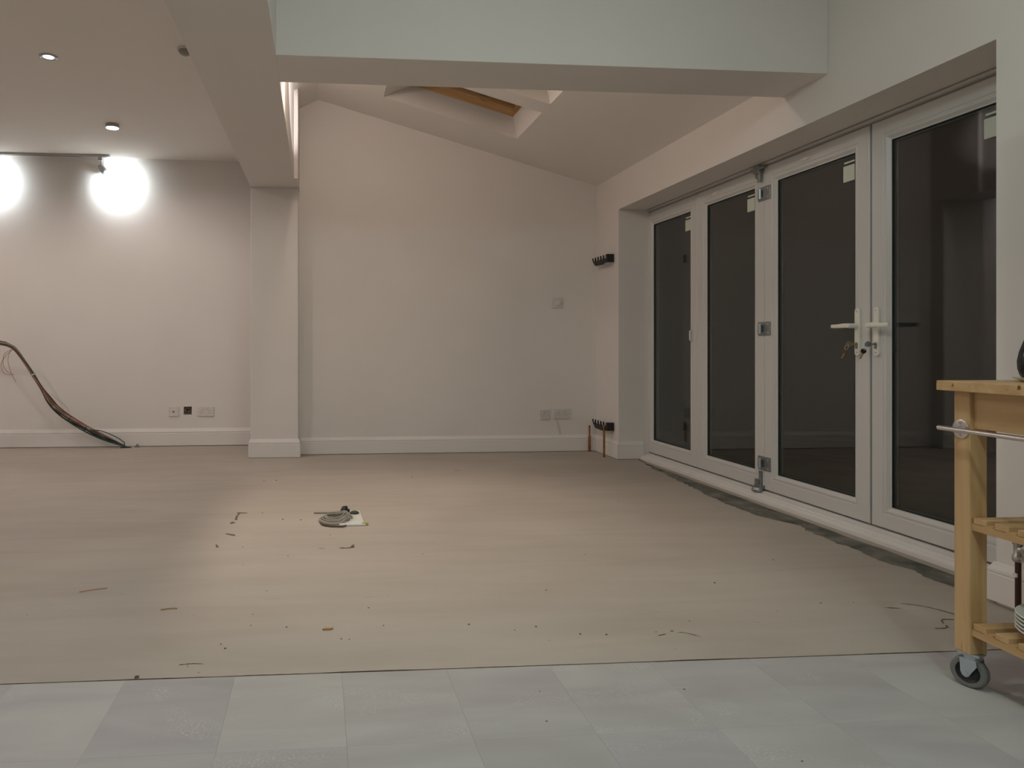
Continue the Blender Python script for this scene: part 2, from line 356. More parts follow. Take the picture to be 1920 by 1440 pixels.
# ------------------------------------------------------------------ walls
BY = 5.83; LY = 6.42; CZ = 2.595
def slope(x): return 2.293 + (2.40 - x) * 0.2829
bm = B()   # back wall of the vaulted end
prism(bm, [(-0.165, BY, -0.05), (2.75, BY, -0.05), (2.75, BY, slope(2.4) + 0.02), (2.40, BY, slope(2.4) + 0.03), (0.0, BY, slope(0) + 0.03), (-0.20, BY, 2.90), (-0.20, BY, 2.21), (-0.165, BY, 2.21)], (0, 0.59, 0))
struct(obj('wall_back', bm, M_wall))
bm = B()   # back wall of the left room with a socket hole broken through
hx0, hx1, hz0, hz1 = -1.221, -1.148, 0.283, 0.356
bx(bm, -4.6, hx0, LY, LY + 0.12, -0.05, 2.7); bx(bm, hx1, -0.54, LY, LY + 0.12, -0.05, 2.7)
bx(bm, hx0, hx1, LY, LY + 0.12, -0.05, hz0); bx(bm, hx0, hx1, LY, LY + 0.12, hz1, 2.7)
wbl = struct(obj('wall_back_left', bm, M_wall))
bm = B(); bx(bm, hx0 - 0.003, hx1 + 0.003, LY + 0.035, LY + 0.05, hz0 - 0.003, hz1 + 0.003)
for i in range(16):
    x = random.uniform(hx0, hx1 - 0.014); z = random.uniform(hz0, hz1 - 0.012)
    bx(bm, x, x + random.uniform(0.008, 0.018), LY + 0.022, LY + 0.04, z, z + random.uniform(0.007, 0.014))
prism(bm, [(hx0, LY + 0.001, hz0), (hx0 + 0.03, LY + 0.001, hz0), (hx0, LY + 0.001, hz0 + 0.02)], (0, 0.03, 0))
prism(bm, [(hx1, LY + 0.001, hz0), (hx1 - 0.028, LY + 0.001, hz0), (hx1, LY + 0.001, hz0 + 0.018)], (0, 0.03, 0))
obj('broken_masonry', bm, M_brick, wbl)['kind'] = 'stuff'
bm = B(); bx(bm, -0.549, -0.165, 5.70, 6.54, -0.05, 2.2)
struct(obj('wall_pier', bm, M_wall, bevel=0.003))
# door wall: far stub, lintel, near run
OY0, OY1, OZ = 2.274, 5.385, 2.005
bm = B()
bx(bm, DX, 2.75, OY1, BY, -0.05, 2.31); bx(bm, DX, 2.75, OY0, OY1, OZ, 2.31)
bx(bm, DX, 2.75, -3.1, OY0, -0.05, 2.31); bx(bm, DX, 2.75, -3.1, 3.40, 2.31, 2.70)
bmesh.ops.remove_doubles(bm, verts=bm.verts, dist=1e-5)
struct(obj('wall_right', bm, M_wall))
struct(boxobj('wall_left', (-4.72, -4.6, -3.1, 6.54, -0.05, 2.7), M_wall))
struct(boxobj('wall_front', (-4.6, 2.75, -3.22, -3.1, -0.05, 2.7), M_wall))
# ceilings
bm = B(); bx(bm, -4.6, -0.50, -3.1, LY, CZ, CZ + 0.1); bx(bm, -0.50, DX, -3.1, 3.2, CZ, CZ + 0.1)
struct(obj('ceiling', bm, M_ceil))
# long boxed beam and cross beam
bm = B()
z0 = 2.2
vs = [(-0.612, -3.1), (-0.188, -3.1), (-0.188, 5.70), (-0.549, 5.70)]
prism(bm, [(x, y, z0) for x, y in vs], (0, 0, 0.72))
prism(bm, [(-0.549, 5.70, z0), (-0.188, 5.70, z0), (-0.188, BY, z0), (-0.549, LY, z0)], (0, 0, 0.72))
bx(bm, -0.19, -0.158, 5.37, 5.835, 2.2, 2.92)
struct(obj('ceiling_beam', bm, M_wall))
struct(boxobj('ceiling_crossbeam', (-0.188, DX, 3.088, 3.408, 2.2, 3.05), M_wall, bevel=0.002))

# vaulted ceiling with two roof-window wells
bm = B()
def V(x, y, h=0.0): return (x, y, slope(x) + h)
OX0, OX1 = 0.50, 1.55
wells = [(4.714, 5.318), (3.937, 4.541)]
ys = [3.40, 3.937, 4.541, 4.714, 5.318, BY]; xs = [2.40, OX1, OX0, 0.0]
for i in range(3):
    for j in range(5):
        if i == 1 and j in (1, 3): continue
        poly(bm, [V(xs[i], ys[j]), V(xs[i + 1], ys[j]), V(xs[i + 1], ys[j + 1]), V(xs[i], ys[j + 1])])
poly(bm, [(0, 3.40, slope(0)), (0, BY, slope(0)), (-0.19, BY, 2.875), (-0.19, 3.40, 2.875)])
for y0, y1 in wells:
    a = [V(OX0, y0), V(OX1, y0), V(OX1, y1), V(OX0, y1)]
    t = [V(0.745, y0 + 0.463, .2), V(1.546, y0 + 0.463, .2), V(1.546, y1 + 0.098, .2), V(0.745, y1 + 0.098, .2)]
    for k in range(4): poly(bm, [a[k], a[(k + 1) % 4], t[(k + 1) % 4], t[k]])
bmesh.ops.remove_doubles(bm, verts=bm.verts, dist=1e-4)
struct(obj('ceiling_vault', bm, M_ceil))
for n_, (y0, y1) in enumerate(wells):
    root = bpy.data.objects.new(f'window_{n_ + 1}', None); COL.objects.link(root); root['kind'] = 'structure'
    ang = math.atan(0.2829); c = V(0.745, y0 + 0.463, 0.2)
    root.location = c; root.rotation_euler = (0, ang, 0)
    Lx = (1.546 - 0.745) / math.cos(ang); Wy = (y1 + 0.098) - (y0 + 0.463)
    for k in range(4):
        bm = B(); ring_side(bm, (-0.03, Lx + 0.03, -0.03, Wy + 0.03), [(0, 0), (0.032, 0), (0.032, 0.045), (0, 0.045)], k, 'xy')
        obj('window_frame', bm, P_x if k % 2 == 0 else P_y, root)
        bm = B(); ring_side(bm, (-0.03, Lx + 0.03, -0.03, Wy + 0.03), [(0, 0.047), (0.042, 0.047), (0.046, 0.052), (0.046, 0.10), (0, 0.10)], k, 'xy')
        obj('sash', bm, P_x if k % 2 == 0 else P_y, root)
    boxobj('pane', (-0.02, Lx + 0.02, -0.02, Wy + 0.02, 0.102, 0.108), M_glass, root)

# ------------------------------------------------------------------ skirting boards
def skirt_profile(H, T=0.018, z0=0.0):
    return [(0, z0), (T, z0), (T, H * 0.72), (T * 0.72, H * 0.745), (T * 0.9, H * 0.78), (T * 0.85, H * 0.84), (T * 0.5, H * 0.93), (T * 0.28, H), (0, H)]
def skirting(name, path, H, z0=0.002, T=0.018):
    """path of plan points on the wall face; board grows to the right-hand normal of travel"""
    bm = B(); prof = skirt_profile(H, T, z0); n = len(path); rings = []
    for i, p in enumerate(path):
        p = Vector(p).to_2d() if len(p) == 3 else Vector(p)
        def nrm(a, b): t = (Vector(b) - Vector(a)).normalized(); return Vector((t.y, -t.x))
        if i == 0: off = nrm(path[0], path[1])
        elif i == n - 1: off = nrm(path[-2], path[-1])
        else:
            a = nrm(path[i - 1], path[i]); b = nrm(path[i], path[i + 1]); m = (a + b).normalized(); off = m / max(0.2, m.dot(a))
        rings.append([bm.verts.new((p.x + off.x * d, p.y + off.y * d, z)) for d, z in prof])
    k = len(prof)
    for A, C in zip(rings, rings[1:]):
        for i in range(k): bm.faces.new([A[i], A[(i + 1) % k], C[(i + 1) % k], C[i]])
    bm.faces.new(rings[0][::-1]); bm.faces.new(rings[-1])
    return struct(obj(name, bm, M_skirt))
skirting('baseboard_left', [(-4.6, -2.8), (-4.6, LY), (-0.549, LY)], 0.160, 0.006)
skirting('baseboard_pier', [(-0.549, LY - 0.02), (-0.549, 5.70), (-0.165, 5.70), (-0.165, BY)], 0.150, 0.003)
skirting('baseboard_back', [(-0.165 + 0.018, BY), (DX, BY), (DX, OY1), (2.60, OY1)], 0.142, 0.004)
skirting('baseboard_right', [(2.59, OY0), (DX, OY0), (DX, -2.9)], 0.150, 0.013)

# ------------------------------------------------------------------ bifold doors
FX = 2.65
bm = B()
bx(bm, FX - 0.012, FX + 0.08, 2.19, 2.30, 0.0, 2.005); bx(bm, FX - 0.012, FX + 0.08, 5.432, 5.50, 0.0, 2.005)
prism(bm, [(FX - 0.012, 2.30, 2.012), (FX - 0.012, 2.30, 2.000), (FX - 0.004, 2.30, 1.998), (FX - 0.004, 2.30, 1.990), (FX + 0.004, 2.30, 1.988), (FX + 0.004, 2.30, 1.982), (FX + 0.08, 2.30, 1.982), (FX + 0.08, 2.30, 2.012)], (0, 3.14, 0))
struct(obj('trim_1', bm, M_upvc))
# stepped sill
bm = B()
prof = [(2.572, -0.02), (2.572, 0.016), (2.580, 0.020), (2.588, 0.017), (2.592, 0.028), (2.600, 0.031), (2.606, 0.028), (2.610, 0.036), (2.622, 0.039), (2.6235, 0.032), (2.6275, 0.032), (2.629, 0.042), (2.650, 0.048), (2.74, 0.048), (2.74, -0.02)]
prism(bm, [(x, 2.20, z) for x, z in prof], (0, 3.225, 0))
struct(obj('trim_2', bm, M_sill))
bm = B(); bx(bm, 2.6237, 2.6273, 2.28, 5.40, 0.0322, 0.0345); struct(obj('trim_3', bm, M_gask))
bm = B(); bx(bm, FX - 0.016, FX - 0.0125, 2.30, 5.432, 1.999, 2.0045); struct(obj('trim_4', bm, M_cgrey))
bm = B(); bx(bm, FX - 0.0015, FX + 0.003, 2.30, 5.432, 1.9795, 1.984); struct(obj('trim_5', bm, M_cgrey))
# wall fillets closing the reveal to the frame
LEAF_PROF = [(0, 0.004), (0.004, 0), (0.066, 0), (0.069, 0.004), (0.076, 0.004), (0.079, 0.001), (0.086, 0.001), (0.098, 0.014), (0.106, 0.014), (0.106, 0.055), (0, 0.055)]
leaves = [(4.668, 5.428), (3.934, 4.664), (3.140, 3.930), (2.345, 3.127)]
door_roots = []
for n_, (y0, y1) in enumerate(leaves):
    root = bpy.data.objects.new(f'door_{n_ + 1}', None); COL.objects.link(root); root['kind'] = 'structure'; root.location = (FX, y0, 0.056)
    door_roots.append(root); W = y1 - y0; H = 1.980 - 0.056
    extra = 0.0
    for k, nm in enumerate(['rail', 'stile', 'rail', 'stile']):
        bm = B(); ring_side(bm, (0, W, 0, H), LEAF_PROF, k, 'yz'); obj(nm, bm, M_upvc, root)
    bm = B()
    for k in range(4): ring_side(bm, (0.104, W - 0.104, 0.104, H - 0.104), [(0, 0.0135), (0.004, 0.0135), (0.004, 0.020), (0, 0.020)], k, 'yz')
    obj('gasket', bm, M_gask, root)['kind'] = 'stuff'
    bm = B()
    for k in range(4): ring_side(bm, (0.104, W - 0.104, 0.104, H - 0.104), [(0, 0.0252), (0.013, 0.0252), (0.013, 0.0358), (0, 0.0358)], k, 'yz')
    obj('spacer', bm, M_gask2, root)['kind'] = 'stuff'
    bm = B(); bx(bm, 0.0203, 0.0400, 0.102, W - 0.102, 0.102, H - 0.102)
    obj('pane', bm, M_glass, root)
    # sticker in the upper near corner of each pane
    sw, sh = (0.084, 0.080)
    gy = 0.102 + (0.0 if n_ < 3 else 0.045); zt = H - 0.155
    bm = B(); bx(bm, 0.0192, 0.0200, gy + 0.004, gy + 0.004 + sw, zt - sh, zt, None); b2 = B(); bx(b2, 0.0192, 0.0200, gy + 0.004, gy + 0.082, zt + 0.012, zt + 0.020)
    obj('sticker_strip', b2, M_paper, root); st = obj('sticker', bm, M_paper, root); st['label'] = 'pale paper sticker on the glass'
# gap seal between leaves
bm = B(); bx(bm, FX + 0.02, FX + 0.05, 3.1265, 3.1405, 0.06, 1.98); obj('meeting_seal', bm, M_gask, door_roots[3]).matrix_parent_inverse = Matrix.Translation(door_roots[3].location).inverted()
# little vents on the head rails
for r_, yy in [(1, 0.50), (2, 0.44)]:
    bm = B(); lathe(bm, [(0, 0), (0.034, 0), (0.036, 0.003), (0.026, 0.008), (0, 0.008)], 20, (0, 0, 0), (-1, 0, 0)); bmesh.ops.scale(bm, vec=(1, 1, 0.35), verts=bm.verts)
    obj('drain_cap', bm, M_plast, door_roots[r_], loc=(0, yy, 1.980 - 0.056 - 0.045))

def local(o, root): o.matrix_parent_inverse = Matrix.Translation(root.location).inverted(); return o
# butt hinges between door 2 and door 3
for z in (1.82, 1.015, 0.211):
    bm = B(); bx(bm, -0.006, 0, -0.062, 0.050, -0.041, 0.041); bx(bm, -0.011, -0.004, -0.002, 0.046, -0.030, 0.030)
    h = obj('hinge', bm, M_gal, door_roots[1], bevel=0.002); h.location = (0, 3.932 - 3.934, z - 0.056)
    bm = B(); cyl(bm, (-0.016, 0.014, -0.030), (-0.016, 0.014, 0.030), 0.0085, 14); obj('hinge_knuckle', bm, M_zinc, h, smooth=True)
    bm = B(); bx(bm, -0.0125, -0.010, -0.003, 0.004, -0.02, 0.02); obj('hinge_slot', bm, M_dark, h)
    bm = B()
    for dz in (-0.026, 0.026): cyl(bm, (-0.0085, -0.045, dz), (-0.005, -0.045, dz), 0.006, 10)
    obj('screw', bm, M_zinc, h)['kind'] = 'stuff'
# carrier at the head track and roller at the sill
bm = B(); bx(bm, -0.030, 0.0, 0.000, 0.060, -0.030, 0.012); bx(bm, -0.010, 0.0, 0.025, 0.070, -0.055, -0.02); bx(bm, -0.026, -0.010, 0.004, 0.026, -0.088, -0.02)
cyl(bm, (-0.02, -0.035, -0.004), (-0.02, 0.085, -0.004), 0.011, 12)
obj('top_carrier', bm, M_gal, door_roots[1], bevel=0.002, loc=(0, 0, 1.978 - 0.056))
bm = B(); bx(bm, -0.010, 0.0, 0.010, 0.036, 0.02, 0.112); bx(bm, -0.016, 0.0, 0.032, 0.066, 0.005, 0.060); lathe(bm, [(0, -0.014), (0.030, -0.014), (0.034, -0.004), (0.028, 0.012), (0.012, 0.02), (0, 0.02)], 20, (-0.026, 0.02, 0.005))
bx(bm, -0.03, -0.002, -0.01, 0.05, 0.008, 0.03)
obj('bottom_roller', bm, M_gal, door_roots[1], bevel=0.002, loc=(0, 0, -0.006))
# white flag hinges on the far jamb
for z in (1.80, 1.03, 0.225):
    bm = B(); cyl(bm, (-0.027, -0.006, -0.055), (-0.027, -0.006, 0.055), 0.014, 14); bx(bm, -0.012, 0, -0.03, 0.012, -0.042, 0.042)
    h = obj('flag_hinge', bm, M_upvc, door_roots[0], smooth=False, loc=(0, 5.437 - 4.668, z - 0.056))
    bm = B(); cyl(bm, (-0.0135, -0.024, 0.012), (-0.0115, -0.024, 0.012), 0.004, 8); obj('screw', bm, M_dark, h)['kind'] = 'stuff'
# slim flip handle on door 1
bm = B(); bx(bm, -0.006, 0, -0.010, 0.014, -0.045, 0.045); prism(bm, [(-0.006, -0.006, 0.040), (-0.022, -0.006, 0.034), (-0.022, -0.006, -0.030), (-0.014, -0.006, -0.040), (-0.014, -0.006, 0.024), (-0.006, -0.006, 0.030)], (0, 0.012, 0))
obj('flip_handle', bm, M_upvc, door_roots[0], bevel=0.002, loc=(0, 4.730 - 4.668, 0.985 - 0.056))
# lever handles with long backplates
def lever(root, y, sgn):
    bm = B(); prism(bm, [(0, 0.0155 * math.cos(R(a)), (0.102 if a < 180 else -0.102) + 0.0155 * math.sin(R(a))) for a in list(range(0, 181, 18)) + list(range(180, 361, 18))], (-0.011, 0, 0))
    hr = obj('backplate', bm, M_cream, root, bevel=0.003, loc=(0, y, 0.982 - 0.056)); hr['label'] = 'cream plastic backplate'
    bm = B(); lathe(bm, [(0, 0), (0.012, 0), (0.012, 0.03), (0.011, 0.046), (0.008, 0.05), (0, 0.05)], 20, (-0.010, 0, 0.030), (-1, 0, 0))
    P = [Vector((-0.050, -sgn * 0.008, 0.031)), Vector((-0.052, sgn * 0.03, 0.032)), Vector((-0.050, sgn * 0.07, 0.030)), Vector((-0.048, sgn * 0.118, 0.030))]
    prev = None
    for p, hh in zip(P, (0.011, 0.0105, 0.0095, 0.0085)):
        t = 0.006; cur = [bm.verts.new(p + Vector((a * t, 0, b * hh))) for a, b in ((-1, -0.6), (-0.6, -1), (0.6, -1), (1, -0.6), (1, 0.6), (0.6, 1), (-0.6, 1), (-1, 0.6))]
        if prev: [bm.faces.new([prev[i], prev[(i + 1) % 8], cur[(i + 1) % 8], cur[i]]) for i in range(8)]
        else: bm.faces.new(cur)
        prev = cur
    bm.faces.new(prev[::-1])
    obj('lever', bm, M_cream, hr, smooth=True)
    bm = B(); prism(bm, [(-0.013, 0.008 * math.cos(t), -0.060 + 0.009 * math.sin(t)) for t in [R(a) for a in range(-30, 211, 30)]] + [(-0.013, -0.005, -0.082), (-0.013, 0.005, -0.082)], (-0.003, 0, 0)); obj('lock_cylinder', bm, M_gal, hr)
    bm = B()
    for dz in (0.100, -0.100): cyl(bm, (-0.0128, 0, dz), (-0.0118, 0, dz), 0.0028, 8)
    obj('screw', bm, M_gal, hr)['kind'] = 'stuff'
lever(door_roots[2], 3.205 - 3.140, 1); lever(door_roots[3], 3.088 - 2.345, -1)
# keys hanging in the two locks
def keys(y, label, m_head, m_fob, side):
    t = thing('key_bunch', label, 'keys', (FX - 0.013, y, 0.922))
    bm = B(); cyl(bm, (0, 0, 0), (-0.022, 0, 0), 0.0035, 10); lathe(bm, [(0, -0.0015), (0.013, -0.0015), (0.014, 0), (0.013, 0.0015), (0, 0.0015)], 18, (-0.034, side * 0.004, 0.0), (0.35, 1, 0.1)); obj('lock_key', bm, m_head, t, smooth=True)
    ring = [Vector((-0.044 + 0.004 * math.sin(a), side * 0.008 + 0.010 * math.cos(a), -0.014 + 0.014 * math.sin(a))) for a in [2 * math.pi * i / 18 for i in range(19)]]
    bm = B(); tube(bm, ring, 0.0011, 6); obj('split_ring', bm, M_zinc, t, smooth=True)
    bm = B(); lathe(bm, [(0, -0.002), (0.010, -0.002), (0.0125, 0), (0.010, 0.002), (0, 0.002)], 16, (-0.046, side * 0.017, -0.033), (0.3, 1, 0)); f = obj('key_head', bm, m_fob, t, smooth=True)
    bm = B(); bx(bm, -0.004, 0.004, -0.0012, 0.0012, -0.034, 0, Matrix.Rotation(side * R(34), 3, 'X')); bmesh.ops.translate(bm, vec=(-0.046, side * 0.019 , -0.042), verts=bm.verts); obj('key_blade', bm, M_brass, t)
    return t
keys(3.205, 'dull brass keys hanging in the lock left of the door seam', M_brass, M_fob, 1)
keys(3.088, 'dark-headed keys hanging in the lock right of the door seam', M_gal, M_black, 1)
struct(boxobj('floor_patio', (2.72, 6.5, -1.0, 8.0, -0.20, -0.12), M_patio))

# ------------------------------------------------------------------ sockets and plates (front faces -Y)
def pin_holes(bm, x, z, y):
    bx(bm, x - 0.0035, x + 0.0035, y - 0.0004, y + 0.001, z + 0.007, z + 0.017)
    bx(bm, x - 0.0145, x - 0.0075, y - 0.0004, y + 0.001, z - 0.013, z - 0.007); bx(bm, x + 0.0075, x + 0.0145, y - 0.0004, y + 0.001, z - 0.013, z - 0.007)
def plate(name, label, x0, x1, z0, z1, Y, kind):
    cx, cz = (x0 + x1) / 2, (z0 + z1) / 2; w2, h2 = (x1 - x0) / 2, (z1 - z0) / 2
    t = thing(name, label, 'socket' if kind in ('double', 'coax', 'single') else 'switch', (cx, Y, cz))
    boxobj('faceplate', (-w2, w2, -0.010, 0.0, -h2, h2), M_plast, t, bevel=0.003)
    bm = B()
    if kind == 'double':
        for s in (-1, 1): pin_holes(bm, s * w2 * 0.5, -0.006, -0.0105)
        obj('pin_holes', bm, M_pin, t)['kind'] = 'stuff'
        for s in (-1, 1): boxobj('rocker_switch', (s * w2 * 0.22 - 0.007, s * w2 * 0.22 + 0.007, -0.0135, -0.009, h2 * 0.35, h2 * 0.35 + 0.018), M_upvc, t, bevel=0.001)
    elif kind == 'coax':
        cyl(bm, (0, -0.0112, 0), (0, -0.009, 0), 0.0062, 14); obj('aerial_hole', bm, M_dark, t)
        bm = B(); lathe(bm, [(0.006, 0), (0.011, 0), (0.010, 0.004), (0.0065, 0.005)], 18, (0, -0.010, 0), (0, -1, 0)); obj('aerial_collar', bm, M_plast, t, smooth=True)
    elif kind == 'single':
        bx(bm, -0.02, 0.02, -0.0106, -0.009, 0.022, 0.024); pin_holes(bm, 0, -0.006, -0.0105); obj('pin_holes', bm, M_pin, t)['kind'] = 'stuff'
        boxobj('rocker_switch', (0.012, 0.026, -0.0135, -0.009, 0.014, 0.032), M_upvc, t, bevel=0.001)
    elif kind == 'stat':
        lathe(bm, [(0, 0), (0.026, 0), (0.028, 0.004), (0.024, 0.012), (0, 0.013)], 28, (0, -0.010, 0), (0, -1, 0)); obj('dial', bm, M_plast, t, smooth=True)
    bm = B()
    for s in (-1, 1): cyl(bm, (s * (w2 - 0.008), -0.0108, 0), (s * (w2 - 0.008), -0.0095, 0), 0.0028, 10)
    obj('screw', bm, M_gal, t)['kind'] = 'stuff'
    return t
plate('aerial_socket', 'small square white aerial socket left of the hole in the pinkish wall', -1.352, -1.264, 0.270, 0.356, LY, 'coax')
plate('double_socket', 'white double plug socket between the wall hole and the pier', -1.096, -0.948, 0.269, 0.355, LY, 'double')
plate('room_thermostat', 'small square thermostat plate halfway up the back wall near the corner', 2.003, 2.097, 1.236, 1.324, BY, 'stat')
a_ = plate('wrapped_single_socket', 'single socket in crumpled plastic film low on the back wall', 1.893, 1.979, 0.277, 0.361, BY, 'single')
b_ = plate('wrapped_double_socket', 'double socket in crumpled film with a loose white lead below', 2.022, 2.162, 0.282, 0.364, BY, 'double')
for t, w2 in ((a_, 0.055), (b_, 0.082)):
    bm = B(); nx, nz = 14, 9; g = []
    for i in range(nx + 1):
        g.append([bm.verts.new((-w2 + 2 * w2 * i / nx, -0.017 - 0.010 * pnoise(Vector((i * 0.9, j * 0.9, w2 * 50))) * (0 < i < nx) * (0 < j < nz) + (0.010 if i in (0, nx) or j in (0, nz) else 0), -0.046 + 0.094 * j / nz)) for j in range(nz + 1)])
    for i in range(nx):
        for j in range(nz): bm.faces.new([g[i][j], g[i + 1][j], g[i + 1][j + 1], g[i][j + 1]])
    f = obj('plastic_film', bm, M_film, t, smooth=False)
bm = B(); tube(bm, crom([(-0.062, -0.012, -0.030), (-0.050, -0.020, -0.055), (-0.040, -0.016, -0.085), (-0.030, -0.020, -0.13), (-0.022, -0.024, -0.175)], 6), 0.0035, 8)
obj('lead', bm, M_cwht, b_, smooth=True)

# ------------------------------------------------------------------ ceiling fittings of the left room
t = thing('recessed_downlight', 'glowing recessed downlight in the ceiling, nearer of the two discs', 'ceiling light', (-1.564, 4.174, CZ))
bm = B(); lathe(bm, [(0.030, 0.002), (0.030, -0.004), (0.040, -0.008), (0.050, -0.004), (0.052, 0.0)], 40); obj('bezel', bm, M_alu, t, smooth=True)
bm = B(); lathe(bm, [(0, -0.003), (0.030, -0.003), (0.030, 0.0), (0, 0.0)], 32); obj('lens', bm, M_white_led, t)
t = thing('surface_downlight', 'short glowing drum light on the ceiling just before the track', 'ceiling light', (-1.562, 5.420, CZ))
bm = B(); lathe(bm, [(0.047, 0), (0.049, -0.003), (0.049, -0.026), (0.046, -0.028), (0.046, 0)], 40); obj('drum', bm, M_alu, t, smooth=True)
bm = B(); lathe(bm, [(0, -0.029), (0.046, -0.029), (0.046, -0.024), (0, -0.024)], 36); obj('diffuser', bm, M_white_led, t)
# spotlight track
t = thing('lighting_track', 'thin grey metal lighting track under the ceiling along the pinkish wall', 'track', (-1.850, 6.30, CZ))
boxobj('rail', (-2.60, 0, -0.017, 0.017, -0.020, 0), M_alu, t, bevel=0.001); boxobj('end_cap', (0.0, 0.012, -0.018, 0.018, -0.021, 0), M_alu, t, bevel=0.002)
bm = B(); bx(bm, -2.60, -0.01, -0.005, 0.005, -0.0205, -0.0198); obj('slot', bm, M_gask, t)
def spot(x, label):
    t = thing('track_spotlight', label, 'spotlight', (x, 6.30, CZ - 0.020), group='grey spotlights on the ceiling track')
    boxobj('adapter', (-0.022, 0.014, -0.014, 0.014, -0.030, 0.0), M_alu, t, bevel=0.002)
    bm = B(); cyl(bm, (0, 0, -0.03), (0, 0, -0.075), 0.004, 10); obj('stem', bm, M_alu, t, smooth=True)
    d = Vector((0.62, 0.36, -0.72)).normalized(); o = Vector((-0.016, -0.0, -0.072))
    bm = B(); lathe(bm, [(0, -0.004), (0.014, 0.0), (0.022, 0.018), (0.029, 0.042), (0.032, 0.060), (0.031, 0.075), (0.025, 0.086), (0, 0.084)], 28, o, d); obj('shade', bm, M_alu, t, smooth=True)
    return t
spot(-1.915, 'small grey bullet spotlight at the right end of the ceiling track')
# alarm sensor peeping out behind the beam
t = thing('ceiling_sensor', 'small grey ceiling sensor half hidden behind the long boxed beam', 'sensor', (-0.752, 4.00, CZ))
bm = B(); lathe(bm, [(0, 0), (0.045, 0), (0.045, -0.012), (0, -0.012)], 30); obj('base', bm, M_plast, t, smooth=True)
bm = B(); lathe(bm, [(0.038, -0.012), (0.036, -0.022), (0.024, -0.034), (0, -0.038)], 30); obj('dome', bm, M_cgrey, t, smooth=True)

# ------------------------------------------------------------------ pulled-out cable bundle
import math as _m
F, PX, PY = 1300.0, 704.0, 646.0; TH = _m.atan((PX - 597) / F); SN, CS = _m.sin(TH), _m.cos(TH)
def at(u, v, Y):                    # world point at depth plane Y (used once to lay out the cables along the wall)
    a = (u - PX) / F; b = (PY - v) / F; dx = SN + a * CS; dy = CS - a * SN; k = Y / dy
    return Vector((dx * k, Y, 0.92 + b * k))
core = [(-70, 628, 6.05), (-30, 636, 6.08), (0, 643, 6.10), (16, 647, 6.12), (30, 656, 6.13), (50, 683, 6.15), (62, 702, 6.16), (78, 727, 6.18), (92, 750, 6.20), (108, 768, 6.22), (130, 785, 6.25), (160, 803, 6.28), (190, 818, 6.31), (215, 829, 6.33), (234, 835, 6.345)]
core = [at(*c) for c in core]
core[-1].z = max(core[-1].z, 0.012)
t = thing('cable_bundle', 'thick bundle of green, brown and orange cables curving out of the floor', 'cables', (core[-1].x, core[-1].y, 0))
cols = [M_cgrn, M_cgrn, M_cblk, M_cbrn, M_cgrey, M_cred, M_cbrn, M_cgrn, M_cred, M_cgrey, M_cblk]
for i, m in enumerate(cols):
    a0 = 2 * math.pi * i / len(cols); P = []
    for j, c in enumerate(core):
        a = a0 + j * 0.33; rr = 0.011 if i < 8 else 0.006
        sp = 1.0 + (0.9 if 7 < j < 13 else 0)
        q = c + Vector((math.cos(a) * rr * sp * 0.6, math.sin(a) * rr * sp, math.sin(a + 1.1) * rr * sp))
        q += 0.006 * Vector((0, pnoise(Vector((j * .8, i, 0))), pnoise(Vector((j * .8, i, 4)))))
        if j == len(core) - 1: q.z = 0.006 + abs(math.sin(a)) * 0.012
        q.z = max(q.z, 0.006); P.append(q - Vector(t.location))
    bm = B(); tube(bm, crom(P, 5), 0.0042 if i % 3 else 0.0055, 7); obj('cable', bm, m, t, smooth=True)
for (pts, m, rr) in [([(24, 655, 6.08), (10, 668, 6.06), (2, 684, 6.05), (8, 700, 6.05), (22, 703, 6.05)], M_copper, .0020),
                     ([(22, 655, 6.07), (8, 664, 6.06), (6, 684, 6.05), (14, 697, 6.05), (26, 703, 6.05)], M_cred, .0020),
                     ([(20, 656, 6.07), (15, 672, 6.06), (17, 688, 6.05), (23, 704, 6.05), (30, 716, 6.05)], M_copper, .0018),
                     ([(95, 738, 6.2), (112, 752, 6.18), (124, 762, 6.18), (130, 772, 6.19)], M_cred, .0014),
                     ([(188, 818, 6.31), (196, 826, 6.29), (210, 831, 6.29), (224, 834, 6.31)], M_cbrn, .0022),
                     ([(170, 806, 6.29), (190, 808, 6.28), (215, 818, 6.28), (232, 829, 6.31), (233, 835, 6.32)], M_cgrn, .0045),
                     ([(12, 641, 6.09), (-10, 638, 6.07), (-60, 640, 6.05)], M_cred, .0020)]:
    bm = B(); tube(bm, crom([at(*p) - Vector(t.location) for p in pts], 6), rr, 6); obj('loose_wire', bm, m, t, smooth=True)
for k, m in ((6, M_cwht), (10, M_cblk), (11, M_cblk)):
    p = core[k] - Vector(t.location); d = (core[k + 1] - core[k]).normalized(); bm = B(); cyl(bm, p - d * 0.006, p + d * 0.006, 0.020, 16); obj('cable_tie', bm, m, t)
bm = B(); lathe(bm, [(0.0, 0.0), (0.052, 0.0), (0.045, 0.006), (0.02, 0.012), (0, 0.012)], 14); bmesh.ops.scale(bm, vec=(1, 0.5, 1), verts=bm.verts)
obj('floor_hole', bm, M_cblk, t, loc=(0.01, -0.005, 0))
bm = B(); prism(bm, [(-0.022, 0, 0), (0.026, 0, 0), (0.004, 0, 0.030), (-0.004, 0, 0.026)], (0, 0.022, 0))
tag(obj('rubble_lump', bm, M_gal, loc=(-1.62, 6.355, 0.0)), 'small grey pointed lump on the floor right of the cable bundle', 'rubble')

